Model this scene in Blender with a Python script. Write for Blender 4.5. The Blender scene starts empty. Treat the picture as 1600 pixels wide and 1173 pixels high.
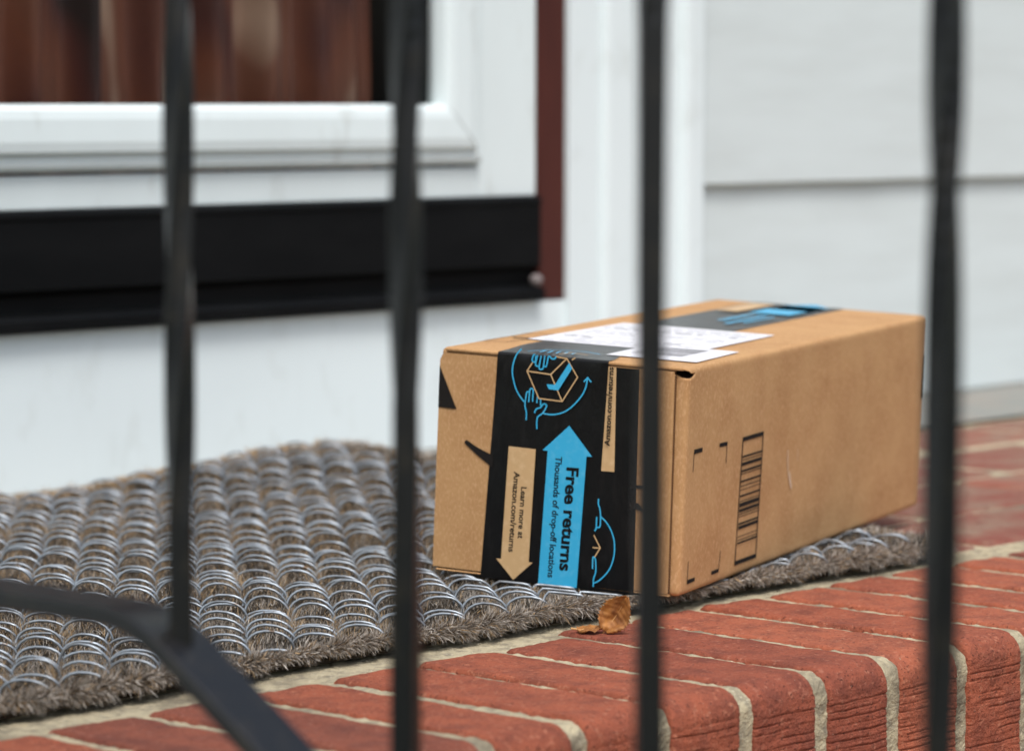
import bpy, bmesh, math, random
import numpy as np
from mathutils import Vector, Matrix, noise
random.seed(7); RNG = np.random.default_rng(11)
S = bpy.context.scene
COL = S.collection

# ------------------------------------------------------------------ camera
# world axes: X runs along the house wall, Y towards the house, Z up; metres
cam = bpy.data.cameras.new('camera'); camo = bpy.data.objects.new('camera', cam); COL.objects.link(camo)
right = Vector((0.672446, -0.740145, 0.001511)); fwd = Vector((0.737732, 0.670087, -0.082069)); up = Vector((0.059731, 0.056302, 0.996625))
M = Matrix((right, up, -fwd)).transposed().to_4x4(); M.translation = Vector((-1.25472, -1.09064, 0.31209))
camo.matrix_world = M
cam.sensor_width = 36; cam.lens = 117.34; cam.clip_start = .05; cam.clip_end = 500
cam.dof.use_dof = True; cam.dof.focus_distance = 1.93; cam.dof.aperture_fstop = 8.6
cam.dof.aperture_blades = 0
S.camera = camo
# ------------------------------------------------------------------ sky, sun, exposure
W = bpy.data.worlds.new('World'); S.world = W; W.use_nodes = True
nt = W.node_tree; nt.nodes.clear()
sky = nt.nodes.new('ShaderNodeTexSky'); sky.sky_type = 'NISHITA'; sky.sun_disc = False
SUN_EL, SUN_AZ = math.radians(60), math.radians(218)      # azimuth clockwise from +Y
sky.sun_elevation = SUN_EL; sky.sun_rotation = SUN_AZ; sky.air_density = 1.2; sky.dust_density = 4.0; sky.ozone_density = 1.0
hs = nt.nodes.new('ShaderNodeHueSaturation'); hs.inputs['Saturation'].default_value = .75
bg = nt.nodes.new('ShaderNodeBackground'); bg.inputs['Strength'].default_value = .14
wo = nt.nodes.new('ShaderNodeOutputWorld')
nt.links.new(sky.outputs[0], hs.inputs['Color']); nt.links.new(hs.outputs[0], bg.inputs[0]); nt.links.new(bg.outputs[0], wo.inputs[0])
sl = bpy.data.lights.new('sun', 'SUN'); sl.energy = 1.5; sl.angle = math.radians(20); sl.color = (1, .99, .975)
so = bpy.data.objects.new('sun', sl); COL.objects.link(so)
sd = Vector((math.sin(SUN_AZ) * math.cos(SUN_EL), math.cos(SUN_AZ) * math.cos(SUN_EL), math.sin(SUN_EL)))
so.rotation_euler = sd.to_track_quat('Z', 'Y').to_euler(); so.location = sd * 12
S.view_settings.view_transform = 'Standard'; S.view_settings.look = 'None'; S.view_settings.gamma = 1
S.view_settings.exposure = 0.36
S.render.engine = 'CYCLES'; S.cycles.max_bounces = 8; S.cycles.transparent_max_bounces = 8

# ------------------------------------------------------------------ materials
def mat(name, col=(.5, .5, .5), rough=.6, metal=0., spec=.5, vary=None, bump=None, coords='Object', ior=None):
    """vary: (colour2, scale(x,y,z), lo, hi) ; bump: list of (scale(x,y,z), strength, distance, detail)"""
    m = bpy.data.materials.new(name); m.use_nodes = True; t = m.node_tree; b = t.nodes['Principled BSDF']
    b.inputs['Base Color'].default_value = (*col, 1); b.inputs['Roughness'].default_value = rough
    b.inputs['Metallic'].default_value = metal; b.inputs['Specular IOR Level'].default_value = spec
    tc = t.nodes.new('ShaderNodeTexCoord')
    def nz(scale, detail=4, rgh=.6):
        mp = t.nodes.new('ShaderNodeMapping'); mp.inputs['Scale'].default_value = scale
        t.links.new(tc.outputs[coords], mp.inputs['Vector'])
        n = t.nodes.new('ShaderNodeTexNoise'); n.inputs['Scale'].default_value = 1; n.inputs['Detail'].default_value = detail; n.inputs['Roughness'].default_value = rgh
        t.links.new(mp.outputs[0], n.inputs['Vector']); return n
    prev = None
    for v in (vary or []):
        c2, sc, lo, hi = v
        n = nz(sc); r = t.nodes.new('ShaderNodeMapRange'); r.inputs['From Min'].default_value = lo; r.inputs['From Max'].default_value = hi
        t.links.new(n.outputs['Fac'], r.inputs['Value'])
        mx = t.nodes.new('ShaderNodeMix'); mx.data_type = 'RGBA'
        t.links.new(r.outputs[0], mx.inputs['Factor'])
        if prev is None: mx.inputs['A'].default_value = (*col, 1)
        else: t.links.new(prev, mx.inputs['A'])
        mx.inputs['B'].default_value = (*c2, 1); prev = mx.outputs['Result']
    if prev is not None: t.links.new(prev, b.inputs['Base Color'])
    pb = None
    for (sc, st, dist, det) in (bump or []):
        n = nz(sc, det); bp = t.nodes.new('ShaderNodeBump'); bp.inputs['Strength'].default_value = st; bp.inputs['Distance'].default_value = dist
        t.links.new(n.outputs['Fac'], bp.inputs['Height'])
        if pb is not None: t.links.new(pb, bp.inputs['Normal'])
        pb = bp.outputs[0]
    if pb is not None: t.links.new(pb, b.inputs['Normal'])
    return m

mm = 1000.
BRICK = [mat('brick_red_%d' % i, c, .88, spec=.25,
             vary=[((c[0] * .62, c[1] * .65, c[2] * .75), (45, 45, 45), .42, .68), ((c[0] * 1.25, c[1] * 1.7, c[2] * 1.9), (240, 240, 240), .56, .70), ((c[0]*.30, c[1]*.30, c[2]*.35), (520, 520, 520), .585, .66), ((.42, .30, .22), (800, 800, 800), .68, .72)],
             bump=[((700, 700, 700), .9, .0010, 3), ((260, 260, 260), .8, .0016, 4), ((90, 90, 90), .5, .002, 3)], coords='Generated' if False else 'Object')
         for i, c in enumerate([(.335, .094, .050), (.29, .080, .045), (.37, .108, .057), (.25, .076, .046)])]
DUSTY = [mat('dusty_brick_%d' % i, c, .92, spec=.2, vary=[((.25, .165, .12), (22, 22, 22), .38, .66), ((c[0] * .6, c[1] * .6, c[2] * .6), (90, 90, 90), .55, .75)], bump=[((350, 350, 350), .5, .0012, 5)]) for i, c in enumerate([(.25, .085, .058), (.22, .075, .055), (.27, .10, .07), (.20, .078, .06)])]
MORTAR = mat('sand_mortar', (.49, .425, .285), .95, spec=.2, vary=[((.24, .21, .155), (120, 120, 120), .45, .7), ((.62, .56, .42), (600, 600, 600), .58, .7), ((.20, .17, .12), (18, 18, 18), .48, .68)],
             bump=[((500, 500, 500), .8, .002, 4)])
CEMENT = mat('grey_cement', (.25, .26, .24), .9, spec=.2, vary=[((.30, .27, .235), (14, 14, 14), .4, .7)], bump=[((200, 200, 200), .5, .002, 4)])
CARD = mat('cardboard', (.50, .29, .13), .82, spec=.22, vary=[((.42, .225, .095), (26, 26, 26), .40, .68), ((.60, .365, .19), (700, 700, 330), .48, .72), ((.38, .20, .09), (1500, 1500, 400), .6, .75)],
           bump=[((60, 90, 12), .05, .001, 3), ((1200, 1200, 400), .1, .0004, 2)])
HOLE_SHADE = mat('corner_hole_shade', (.02, .012, .008), .95, spec=.05)  # near-black lining paints in the shade inside the carton's corner holes
CARD_IN = mat('cardboard_cut_edge', (.13, .065, .03), .9, spec=.1, vary=[((.16, .08, .04), (500, 500, 500), .45, .6)])
INK = mat('black_print', (.014, .012, .011), .75, spec=.15, vary=[((.05, .03, .018), (900, 900, 900), .64, .8)])
TAPE = mat('black_tape', (.0045, .0045, .005), .29, spec=.38, vary=[((.009, .0085, .009), (160, 160, 40), .5, .7)], bump=[((60, 60, 25), .5, .002, 5), ((420, 420, 420), .10, .0006, 3)])
T_BLUE = mat('tape_blue_print', (.045, .42, .70), .36, spec=.35, vary=[((.09, .46, .72), (220, 220, 220), .5, .75)], bump=[((60, 60, 25), .22, .002, 5)])
T_TAN = mat('tape_tan_print', (.58, .38, .19), .4, spec=.4, vary=[((.66, .46, .25), (180, 180, 180), .5, .75)], bump=[((60, 60, 25), .22, .002, 5)])
LABEL = mat('label_paper', (.80, .80, .84), .45, spec=.4, bump=[((40, 40, 40), .1, .001, 2)])
LINK = mat('label_ink', (.06, .06, .07), .6)
SCRATCH = mat('scuff', (.72, .58, .44), .7)
WHITE = mat('white_vinyl', (.76, .845, .85), .42, spec=.4, vary=[((.70, .775, .775), (6, 6, 2), .45, .8), ((.64, .70, .69), (30, 30, 8), .60, .72)], bump=[((25, 25, 6), .05, .002, 3)])
WTRIM = mat('white_trim_paint', (.76, .84, .85), .5, spec=.35, vary=[((.70, .77, .775), (9, 9, 1.5), .5, .8), ((.68, .745, .74), (30, 30, 16), .56, .80)], bump=[((30, 30, 8), .1, .002, 4)])
SIDING = mat('pale_grey_siding', (.635, .70, .70), .55, spec=.3, vary=[((.58, .635, .63), (5, 5, 30), .4, .75)], bump=[((6, 6, 180), .18, .0012, 4)])
SID_EDGE = mat('lap_shadow_dirty_edge', (.19, .215, .11), .8, vary=[((.10, .11, .07), (30, 30, 30), .4, .7)])  # greenish dirt and the shadow under each lap, both put into the colour
BLACKV = mat('black_sweep', (.0035, .004, .0045), .55, spec=.10, vary=[((.007, .0075, .008), (8, 8, 30), .4, .8)], bump=[((40, 40, 40), .05, .001, 3)])
MAROON = mat('maroon_paint', (.080, .022, .016), .65, spec=.2, vary=[((.052, .015, .012), (20, 20, 5), .4, .8)], bump=[((60, 60, 10), .15, .001, 3)])
DARK = mat('recess_shade_black', (.010, .008, .008), .8)  # near-black colour puts the shade of the door recess on the reveal
IRON = mat('black_iron', (.0045, .005, .0065), .36, spec=.46, vary=[((.020, .017, .013), (120, 120, 60), .52, .75)], bump=[((160, 160, 60), .25, .0008, 4)])
WIRE = mat('galvanised_wire', (.42, .47, .52), .45, metal=.75, vary=[((.24, .255, .27), (60, 60, 60), .44, .66), ((.20, .13, .08), (130, 130, 130), .62, .7)])
FIB = [mat('coir_' + n, c, .85, spec=.2) for n, c in (('brown', (.15, .112, .075)), ('grey', (.31, .275, .235)), ('tan', (.45, .31, .17)), ('pale', (.60, .55, .49)), ('dark', (.035, .026, .020)))]
COIRB = mat('coir_ground', (.022, .017, .012), .95, spec=.1, vary=[((.05, .038, .025), (200, 200, 200), .45, .7)], bump=[((400, 400, 400), .8, .002, 3)])
LEAFM = mat('dry_leaf_brown', (.42, .18, .045), .6, spec=.35, vary=[((.20, .075, .024), (140, 140, 140), .4, .7), ((.46, .25, .08), (60, 60, 60), .6, .8)], bump=[((300, 300, 300), .3, .0008, 4)])
LEAFV = mat('leaf_vein', (.55, .30, .11), .6)
LAWN = mat('lawn_green', (.06, .085, .03), .95, vary=[((.10, .09, .045), (3, 3, 3), .4, .7)])
HEDGE = [mat('hedge_leaf_%d' % i, c, .7) for i, c in enumerate([(.04, .07, .025), (.06, .09, .03)])]

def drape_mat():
    m = bpy.data.materials.new('drape_with_reflections'); m.use_nodes = True; t = m.node_tree; b = t.nodes['Principled BSDF']
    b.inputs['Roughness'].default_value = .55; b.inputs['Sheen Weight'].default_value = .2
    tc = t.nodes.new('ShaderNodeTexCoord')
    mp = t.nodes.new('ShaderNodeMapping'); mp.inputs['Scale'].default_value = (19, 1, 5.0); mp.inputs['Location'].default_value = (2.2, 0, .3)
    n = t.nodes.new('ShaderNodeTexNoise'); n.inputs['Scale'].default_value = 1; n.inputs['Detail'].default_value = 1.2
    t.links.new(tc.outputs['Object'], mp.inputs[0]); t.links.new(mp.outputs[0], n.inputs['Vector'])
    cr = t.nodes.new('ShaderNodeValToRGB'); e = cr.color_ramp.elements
    e[0].position = .30; e[0].color = (.022, .006, .005, 1); e[1].position = .66; e[1].color = (.66, .43, .30, 1)  # tan top of the ramp paints the glass reflections into the cloth
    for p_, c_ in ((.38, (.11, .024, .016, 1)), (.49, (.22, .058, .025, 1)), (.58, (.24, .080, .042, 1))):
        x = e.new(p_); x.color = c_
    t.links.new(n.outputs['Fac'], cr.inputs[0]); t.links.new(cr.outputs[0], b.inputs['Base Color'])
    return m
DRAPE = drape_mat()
def glass_mat():
    m = bpy.data.materials.new('window_glass'); m.use_nodes = True; t = m.node_tree; t.nodes.remove(t.nodes['Principled BSDF'])
    o = t.nodes['Material Output']; mx = t.nodes.new('ShaderNodeMixShader'); tr = t.nodes.new('ShaderNodeBsdfTransparent'); gl = t.nodes.new('ShaderNodeBsdfGlossy')
    gl.inputs['Roughness'].default_value = .03; fr = t.nodes.new('ShaderNodeFresnel'); fr.inputs[0].default_value = 1.16
    tr.inputs[0].default_value = (.93, .95, .95, 1)
    t.links.new(fr.outputs[0], mx.inputs[0]); t.links.new(tr.outputs[0], mx.inputs[1]); t.links.new(gl.outputs[0], mx.inputs[2]); t.links.new(mx.outputs[0], o.inputs[0])
    return m
GLASS = glass_mat()

# ------------------------------------------------------------------ helpers
def thing(name, label, cat, loc=(0, 0, 0), group=None):
    o = bpy.data.objects.new(name, None); COL.objects.link(o); o.location = loc; o.empty_display_size = .05
    o['label'] = label; o['category'] = cat
    if group: o['group'] = group
    return o
def link(name, me, mats, parent=None, smooth=False):
    o = bpy.data.objects.new(name, me); COL.objects.link(o)
    for m in (mats if isinstance(mats, (list, tuple)) else [mats]): me.materials.append(m)
    if parent is not None:
        o.parent = parent
    if smooth:
        me.polygons.foreach_set('use_smooth', [True] * len(me.polygons))
    return o
def pymesh(name, V, F, mats, parent=None, smooth=False, mi=None):
    me = bpy.data.meshes.new(name); me.from_pydata([tuple(map(float, v)) for v in V], [], F)
    o = link(name, me, mats, parent, smooth)
    if mi is not None: me.polygons.foreach_set('material_index', mi)
    me.update(); return o
class MB:
    def __init__(s): s.V = []; s.F = []; s.M = []
    def add(s, V, F, m=0):
        n = len(s.V); s.V += [tuple(v) for v in V]; s.F += [tuple(i + n for i in f) for f in F]; s.M += [m] * len(F)
    def box(s, a, b, m=0):
        x0, y0, z0 = a; x1, y1, z1 = b
        s.add([(x0, y0, z0), (x1, y0, z0), (x1, y1, z0), (x0, y1, z0), (x0, y0, z1), (x1, y0, z1), (x1, y1, z1), (x0, y1, z1)],
              [(0, 3, 2, 1), (4, 5, 6, 7), (0, 1, 5, 4), (1, 2, 6, 5), (2, 3, 7, 6), (3, 0, 4, 7)], m)
    def grid(s, nx, ny, fn, m=0):
        s.add([fn(i, j) for j in range(ny) for i in range(nx)],
              [(j * nx + i, j * nx + i + 1, (j + 1) * nx + i + 1, (j + 1) * nx + i) for j in range(ny - 1) for i in range(nx - 1)], m)
    def obj(s, name, mats, parent=None, smooth=False, bevel=None):
        o = pymesh(name, s.V, s.F, mats, parent, smooth, s.M)
        if bevel:
            b = o.modifiers.new('bevel', 'BEVEL'); b.width = bevel; b.segments = 2; b.limit_method = 'ANGLE'; b.harden_normals = False
        return o
def nz(x, y, z): return noise.noise(Vector((x, y, z)))
def sm(x): x = max(0., min(1., x)); return x * x * (3 - 2 * x)

# ------------------------------------------------------------------ ground, far hedge (what the door glass mirrors)
g = MB(); g.box((-120, -120, -.64), (120, 120, -.54)); go = g.obj('lawn', LAWN); go['kind'] = 'structure'

# ------------------------------------------------------------------ brick steps
X0, X1 = -.52, 2.9
steps = thing('brick_steps', 'red brick landing and steps with sandy mortar joints in front of the door', 'brick steps', (0, 0, 0))
def nose_profile(v_back, depth, r, fine):
    """(v, z, nv, nz) from the bottom of the front face, round the nose and back over the top"""
    P = []
    nf = fine[0]
    for i in range(nf): P.append((0., -depth + (depth - r) * i / nf, -1., 0.))
    na = fine[1]
    for i in range(na + 1):
        a = math.pi / 2 * i / na; P.append((r - r * math.cos(a), -r + r * math.sin(a), -math.cos(a), math.sin(a)))
    nb = fine[2]
    for i in range(1, nb + 1): P.append((r + (v_back - r) * i / nb, 0., 0., 1.))
    return P
def nose_brick(u0, u1, vb, depth, r, zoff, seed, parent, m, fine=(70, 10, 40), nu=22, voff=0.):
    P = nose_profile(vb, depth, r, fine); mb = MB(); e = .0028
    us = [0, .0006, .0016, .003] ; L = u1 - u0
    us = us + [.003 + (L - .006) * i / (nu - 1) for i in range(1, nu - 1)] + [L - .003, L - .0016, L - .0006, L]
    n = len(us); V = []
    tilt = random.uniform(-.0012, .0012); wav = random.uniform(-.0015, .0015)
    for k, (v, z, nv, n2) in enumerate(P):
        for u in us:
            d = min(u, L - u); off = 0
            if d < .003: off = -(1 - math.sqrt(max(0, 1 - (1 - d / .003) ** 2))) * .003
            back = vb - v
            if back < .004: off -= (1 - back / .004) ** 2 * .0025
            U = u0 + u
            a = nz(U * 55 + seed, v * 55, z * 55) * .0009 + nz(U * 220 + seed, v * 220, z * 220) * .00035
            if nv < -.5:       # wire-cut drag marks on the end face
                zz_ = (z + .0011 * nz(U * 28, seed, z * 30) + .0005 * nz(U * 120, seed, z * 9)) / .0043; kk = math.floor(zz_); ff = zz_ - kk - .5
                here = nz(U * 34 + kk * 5.7, seed * 5, kk * 1.37) + .22
                crack = max(0., 1 - abs(ff) / .15) * max(0, min(1, here * 2.6)) * (.55 + .6 * (nz(U * 190, kk, seed) + .5))
                a += (.0003 * nz(U * 40, kk, z * 300) - .0012 * crack + .0003 * (ff if here > 0 else 0)) * min(1, -nv)
            off += a + tilt * (u / L - .5)
            ue = u + (nz(v * 30, z * 30, seed) * .0009 if (u < .001 or u > L - .001) else 0)
            V.append((u0 + ue + wav * (v / vb), v + voff + nv * off, z + zoff + n2 * off))
    F = [(j * n + i, j * n + i + 1, (j + 1) * n + i + 1, (j + 1) * n + i) for j in range(len(P) - 1) for i in range(n - 1)]
    mb.add(V, F)
    # side skirts so the joints have depth
    nP = len(P)
    for side in (0, n - 1):
        a = [V[j * n + side] for j in range(nP)]
        b = [(q[0], q[1] + (.010 if P[j][2] < -.3 else 0), q[2] - (.010 if P[j][3] > .3 else 0)) for j, q in enumerate(a)]
        mb.add(a + b, [((j, j + 1, nP + j + 1, nP + j) if side else (j + 1, j, nP + j, nP + j + 1)) for j in range(nP - 1)])
    a = [V[(nP - 1) * n + i] for i in range(n)]; b = [(q[0], q[1], q[2] - .01) for q in a]
    mb.add(a + b, [(i, i + 1, n + i + 1, n + i) for i in range(n - 1)])
    return mb
PITCH = .067
hc = MB()
k0 = int(math.floor(X0 / PITCH)); k1 = int(X1 / PITCH)
for k in range(k0, k1):
    vis = -.5 < k * PITCH < .95
    j = .0054 + random.uniform(-.0007, .0010)
    b = nose_brick(k * PITCH + j, (k + 1) * PITCH - j, .5 * (random.uniform(-.003, .004)) + (.185 if k * PITCH < .20 else .2015), .095, .0155, random.uniform(-.0006, .0006), k * 7.3, None, None,
                   fine=(170, 14, 60) if vis else (12, 5, 8), nu=26 if vis else 5)
    hc.add(b.V, b.F, random.choice([0, 0, 1, 2, 3]))
hc.obj('header_course', BRICK, steps, smooth=True)
# mortar under / between the headers, following the same nose
mo = MB(); P = nose_profile(.235, .095, .015, (60, 10, 60)); us = list(np.arange(-.35, 1.0, .0022)); us = [X0, -.44] + us + [1.1, 1.6, 2.2, X1]
rec = .0023
V = []
for (v, z, nv, n2) in P:
    for u in us:
        a = -rec + nz(u * 160, v * 160, z * 160) * .0009 + nz(u * 420, v * 420, z * 420) * .0005 + nz(u * 25, v * 25, z * 25) * .0008
        V.append((u, v + nv * a, z + n2 * a))
n = len(us); mo.add(V, [(j * n + i, j * n + i + 1, (j + 1) * n + i + 1, (j + 1) * n + i) for j in range(len(P) - 1) for i in range(n - 1)])
mo.box((X0, .006, -.54), (X1, .97, -.012)); mo.box((X0, .23, -.0118), (X1, .97, -.0022))
mo.obj('mortar_bed', MORTAR, steps, smooth=False)
# stretcher rows behind
st = MB(); rows = [(.236, .343), (.355, .475), (.488, .620), (.633, .752)]
def flat_brick(mb, a, b, c, d, z, seed, m, nu=26, nv=18):
    def fn(i, j):
        fu, fv = i / (nu - 1), j / (nv - 1); u = a + (b - a) * fu; v = c + (d - c) * fv
        e = min(u - a, b - u, v - c, d - v); off = -(max(0, 1 - e / .004) ** 2) * .003
        return (u, v, z + off + nz(u * 60 + seed, v * 60, 0) * .0007 + nz(u * 230 + seed, v * 230, 0) * .0003)
    mb.grid(nu, nv, fn, m)
    mb.box((a + .0002, c + .0002, -.012), (b - .0002, d - .0002, z - .0034), m)
for r, (c, d) in enumerate(rows):
    u = X0 + (.1 if r % 2 else 0) + .003
    while u < X1 - .02:
        e = min(u + .193, X1 - .003); fine = (c < .4 and -.4 < u < 1.4)
        flat_brick(st, u, e, c, d, random.uniform(-.0004, .0008), u * 9 + r, random.choice([0, 1, 2, 3]), *((60, 36) if fine else (14, 10)))
        u = e + .011
st.obj('paving', DUSTY, steps, smooth=True)
ce = MB(); ce.grid(60, 10, lambda i, j: (X0 + (X1 - X0) * i / 59, .757 + .212 * j / 9, .0012 + nz(i, j, 3) * .001)); ce.obj('cement_strip', CEMENT, steps, smooth=True)
# the two steps below
lo = MB(); lm = MB()
for s_ in (1, 2):
    z = -.18 * s_; v0 = -.30 * s_
    lm.box((X0, v0 + .004, -.54), (X1, v0 + .31, z - .003))
    k = X0 + .003
    while k < X1 - .02:
        e = min(k + .055, X1 - .003)
        b = nose_brick(k, e, .19, .09, .018, z, k * 3 + s_, None, None, fine=(10, 5, 8), nu=5, voff=v0); lo.add(b.V, b.F, random.choice([0, 1, 2, 3]))
        lo.box((k, v0 + .202, z - .02), (e, v0 + .297, z), random.choice([0, 1, 2]))
        k = e + .012
for (z_, v_) in ((-.105, 0.), (-.285, -.30)):
    k = X0 + .004
    while k < X1 - .03:
        e = min(k + .192, X1 - .003); lo.box((k, v_ + .0005, z_ - .058), (e, v_ + .05, z_), random.choice([0, 1, 2, 3])); k = e + .011
lo.obj('lower_treads', BRICK, steps, smooth=True); lm.obj('lower_mortar', MORTAR, steps)

# ------------------------------------------------------------------ house
house = thing('house', 'white house front with grey clapboard siding beside a white storm door', 'house', (1.0, .97, 0))
def H(o):
    o.parent = house; o.matrix_parent_inverse = Matrix.Translation((-1.0, -.97, 0)); return o
YW = .97
# siding boards, each tapered with a proud butt edge
EXP = .2275
for i in range(11):
    z0 = .0015 + EXP * i; a, b = 1.274, 4.2
    mb = MB(); nu = 90
    prof = [(.004, z0 + .001), (-.0085, z0), (-.0105, z0 + .0025), (-.0065, z0 + EXP * .5), (-.0010, z0 + EXP + .004)]
    mb.grid(nu, len(prof), lambda ii, jj: (a + (b - a) * (ii / (nu - 1)) ** 1.5, YW + prof[jj][0] + .0006 * nz(ii * .3, jj, i), prof[jj][1] + .0006 * nz(ii * .25, 0, i * 3)))
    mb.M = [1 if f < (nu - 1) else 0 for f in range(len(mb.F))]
    H(mb.obj('siding_board', [SIDING, SID_EDGE], None, smooth=False))
# core of the wall behind and below, upper wall, left part
mb = MB(); mb.box((1.10, YW + .004, -.54), (4.2, YW + .14, 2.6)); mb.box((-2.6, YW + .012, 2.16), (1.10, YW + .14, 2.6)); mb.box((-2.6, YW + .004, -.54), (.0, YW + .14, 2.16))
mb.box((-.25, YW + .03, -.54), (1.10, YW + .14, .118))
H(mb.obj('wall', SIDING, None))
mb = MB(); [mb.box((-2.6, YW - .008, .0015 + EXP * i), (-.187, YW + .0035, EXP * (i + 1) - .004)) for i in range(11)]; H(mb.obj('side_cladding', SIDING, None))
# riser board under the threshold
mb = MB(); mb.grid(40, 8, lambda i, j: (-.25 + 1.375 * i / 39, YW - .0005 + .0008 * nz(i * .4, j, 1), -.003 + .1295 * j / 7)); mb.box((-.25, YW + .0006, .1265), (1.12, YW + .03, .1268))
H(mb.obj('riser_board', WTRIM, None, smooth=True))
# casing (brick mould) right of the jamb: extruded profile
cas = [(1.086, .012), (1.086, -.006), (1.128, -.006), (1.131, -.0025), (1.134, -.0085), (1.140, -.0105), (1.170, -.011), (1.176, -.0075), (1.183, -.009), (1.200, -.009), (1.205, -.014), (1.232, -.015), (1.238, -.010), (1.243, -.0185), (1.248, -.020), (1.267, -.020), (1.272, -.017), (1.2735, .008)]
def extr(prof, z0, z1, mats, name, nz_=2):
    mb = MB(); n_ = len(prof)
    mb.grid(n_, nz_, lambda i, j: (prof[i][0], YW + prof[i][1], z0 + (z1 - z0) * j / (nz_ - 1)))
    return H(mb.obj(name, mats, None))
extr(cas, .002, 2.3, WTRIM, 'door_casing')
extr([(1.0865 - a, b_) for a, b_ in cas][::-1], .002, 2.3, WTRIM, 'door_casing')
# maroon jamb
mb = MB(); mb.box((1.0475, YW - .001, .1275), (1.0858, YW + .11, 2.2)); mb.box((1.0475, YW - .0035, .1275), (1.0525, YW - .001, 2.2)); H(mb.obj('door_jamb', MAROON, None, bevel=.0012))
mb = MB(); mb.box((.0006, YW - .001, .1275), (.039, YW + .11, 2.2)); H(mb.obj('door_jamb', MAROON, None, bevel=.0012))
# storm door
door = bpy.data.objects.new('storm_door', None); COL.objects.link(door); H(door); door.location = (0, 0, 0)
def D(o): o.parent = door; o.matrix_parent_inverse = Matrix.Identity(4); return o
UL = .12
mb = MB()
mb.box((.9665, YW, .2245), (1.0465, YW + .03, 2.15)); mb.box((UL - .08, YW, .2245), (.9665, YW + .03, .2515)); mb.box((UL - .08, YW, 2.06), (.9665, YW + .03, 2.15)); mb.box((UL - .08, YW, .2515), (UL, YW + .03, 2.06))
D(mb.obj('door_frame', WHITE, None, bevel=.0015))
bead = [(0, -.012), (0, .004), (.0015, .010), (.005, .0135), (.012, .0150), (.030, .0155), (.0380, .0142), (.0415, .0085), (.0435, .0075), (.0455, .0088), (.0500, .0080), (.0515, .0050), (.0535, .0030), (.0545, -.004)]
u0, u1, z0, z1 = UL + .055, .9125, .3085, 2.005
mb = MB(); n = len(bead)
cors = []
for (cu, cz, su, sz) in ((u0, z0, -1, -1), (u1, z0, 1, -1), (u1, z1, 1, 1), (u0, z1, -1, 1)):
    cors.append([(cu + su * d, YW - p_, cz + sz * d) for d, p_ in bead])
for q in range(4):
    A, B = cors[q], cors[(q + 1) % 4]
    mb.add(A + B, [(i, i + 1, n + i + 1, n + i) for i in range(n - 1)])
for (cu, cz, su, sz) in ((u0, z0, -1, -1), (u1, z0, 1, -1), (u1, z1, 1, 1), (u0, z1, -1, 1)):
    A = [(cu + su * d + .0005, YW - p_ - .0003, cz + sz * d) for d, p_ in bead[1:-1]]; B = [(x - .0010, y, z) for x, y, z in A]
    m_ = len(A); mb.add(A + B, [(i, i + 1, m_ + i + 1, m_ + i) for i in range(m_ - 1)], 1)
D(mb.obj('glazing_bead', [WHITE, mat('mitre_seam', (.30, .31, .29), .8)], None))  # second material: darker grey strip along each mitre
mb = MB(); mb.box((u0 - .01, YW + .004, z0 - .01), (u1 + .01, YW + .008, z1 + .01)); D(mb.obj('glass_pane', GLASS, None))
mb = MB()   # black sweep with stepped lower lip
sw = [(0, .2240), (-.006, .2235), (-.0075, .2215), (-.0075, .2180), (-.0060, .2165), (-.0060, .1620), (-.0050, .1600), (.004, .1560), (.004, .1420), (-.010, .1400), (-.012, .1375), (-.012, .1290), (0.0, .1285)]
mb.grid(2, len(sw), lambda i, j: ((UL - .08, 1.0462)[i], YW + sw[j][0], sw[j][1]))
mb.add([(1.0462, YW + a, z) for a, z in sw] + [(1.0462, YW + .03, .1285), (1.0462, YW + .03, .224)], [tuple(range(len(sw) + 2))])
D(mb.obj('door_sweep', BLACKV, None))
mb = MB()   # small pale plastic clip at the foot of the sweep
for i in range(9):
    pass
mb.grid(10, 8, lambda i, j: (1.036 + .0065 * math.cos(2 * math.pi * i / 9) * math.sin(math.pi * j / 7), YW - .010 - .006 * math.cos(math.pi * j / 7) * 1.0, .1475 + .0055 * math.sin(2 * math.pi * i / 9) * math.sin(math.pi * j / 7)))
D(mb.obj('end_clip', mat('dull_plastic', (.20, .17, .165), .6), None, smooth=True))
# inner door opening: drape close behind the glass, dark reveal
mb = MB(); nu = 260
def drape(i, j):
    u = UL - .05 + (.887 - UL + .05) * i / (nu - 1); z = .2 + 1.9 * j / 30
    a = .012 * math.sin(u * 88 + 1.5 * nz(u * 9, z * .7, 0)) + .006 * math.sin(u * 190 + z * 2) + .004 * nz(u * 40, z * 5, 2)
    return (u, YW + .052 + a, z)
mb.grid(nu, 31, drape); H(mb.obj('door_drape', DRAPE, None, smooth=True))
mb = MB(); mb.box((UL - .2, YW + .085, .12), (1.10, YW + .10, 2.16)); mb.box((.905, YW + .031, .12), (1.04, YW + .0849, 2.16)); H(mb.obj('inner_reveal', DARK, None))

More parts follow.
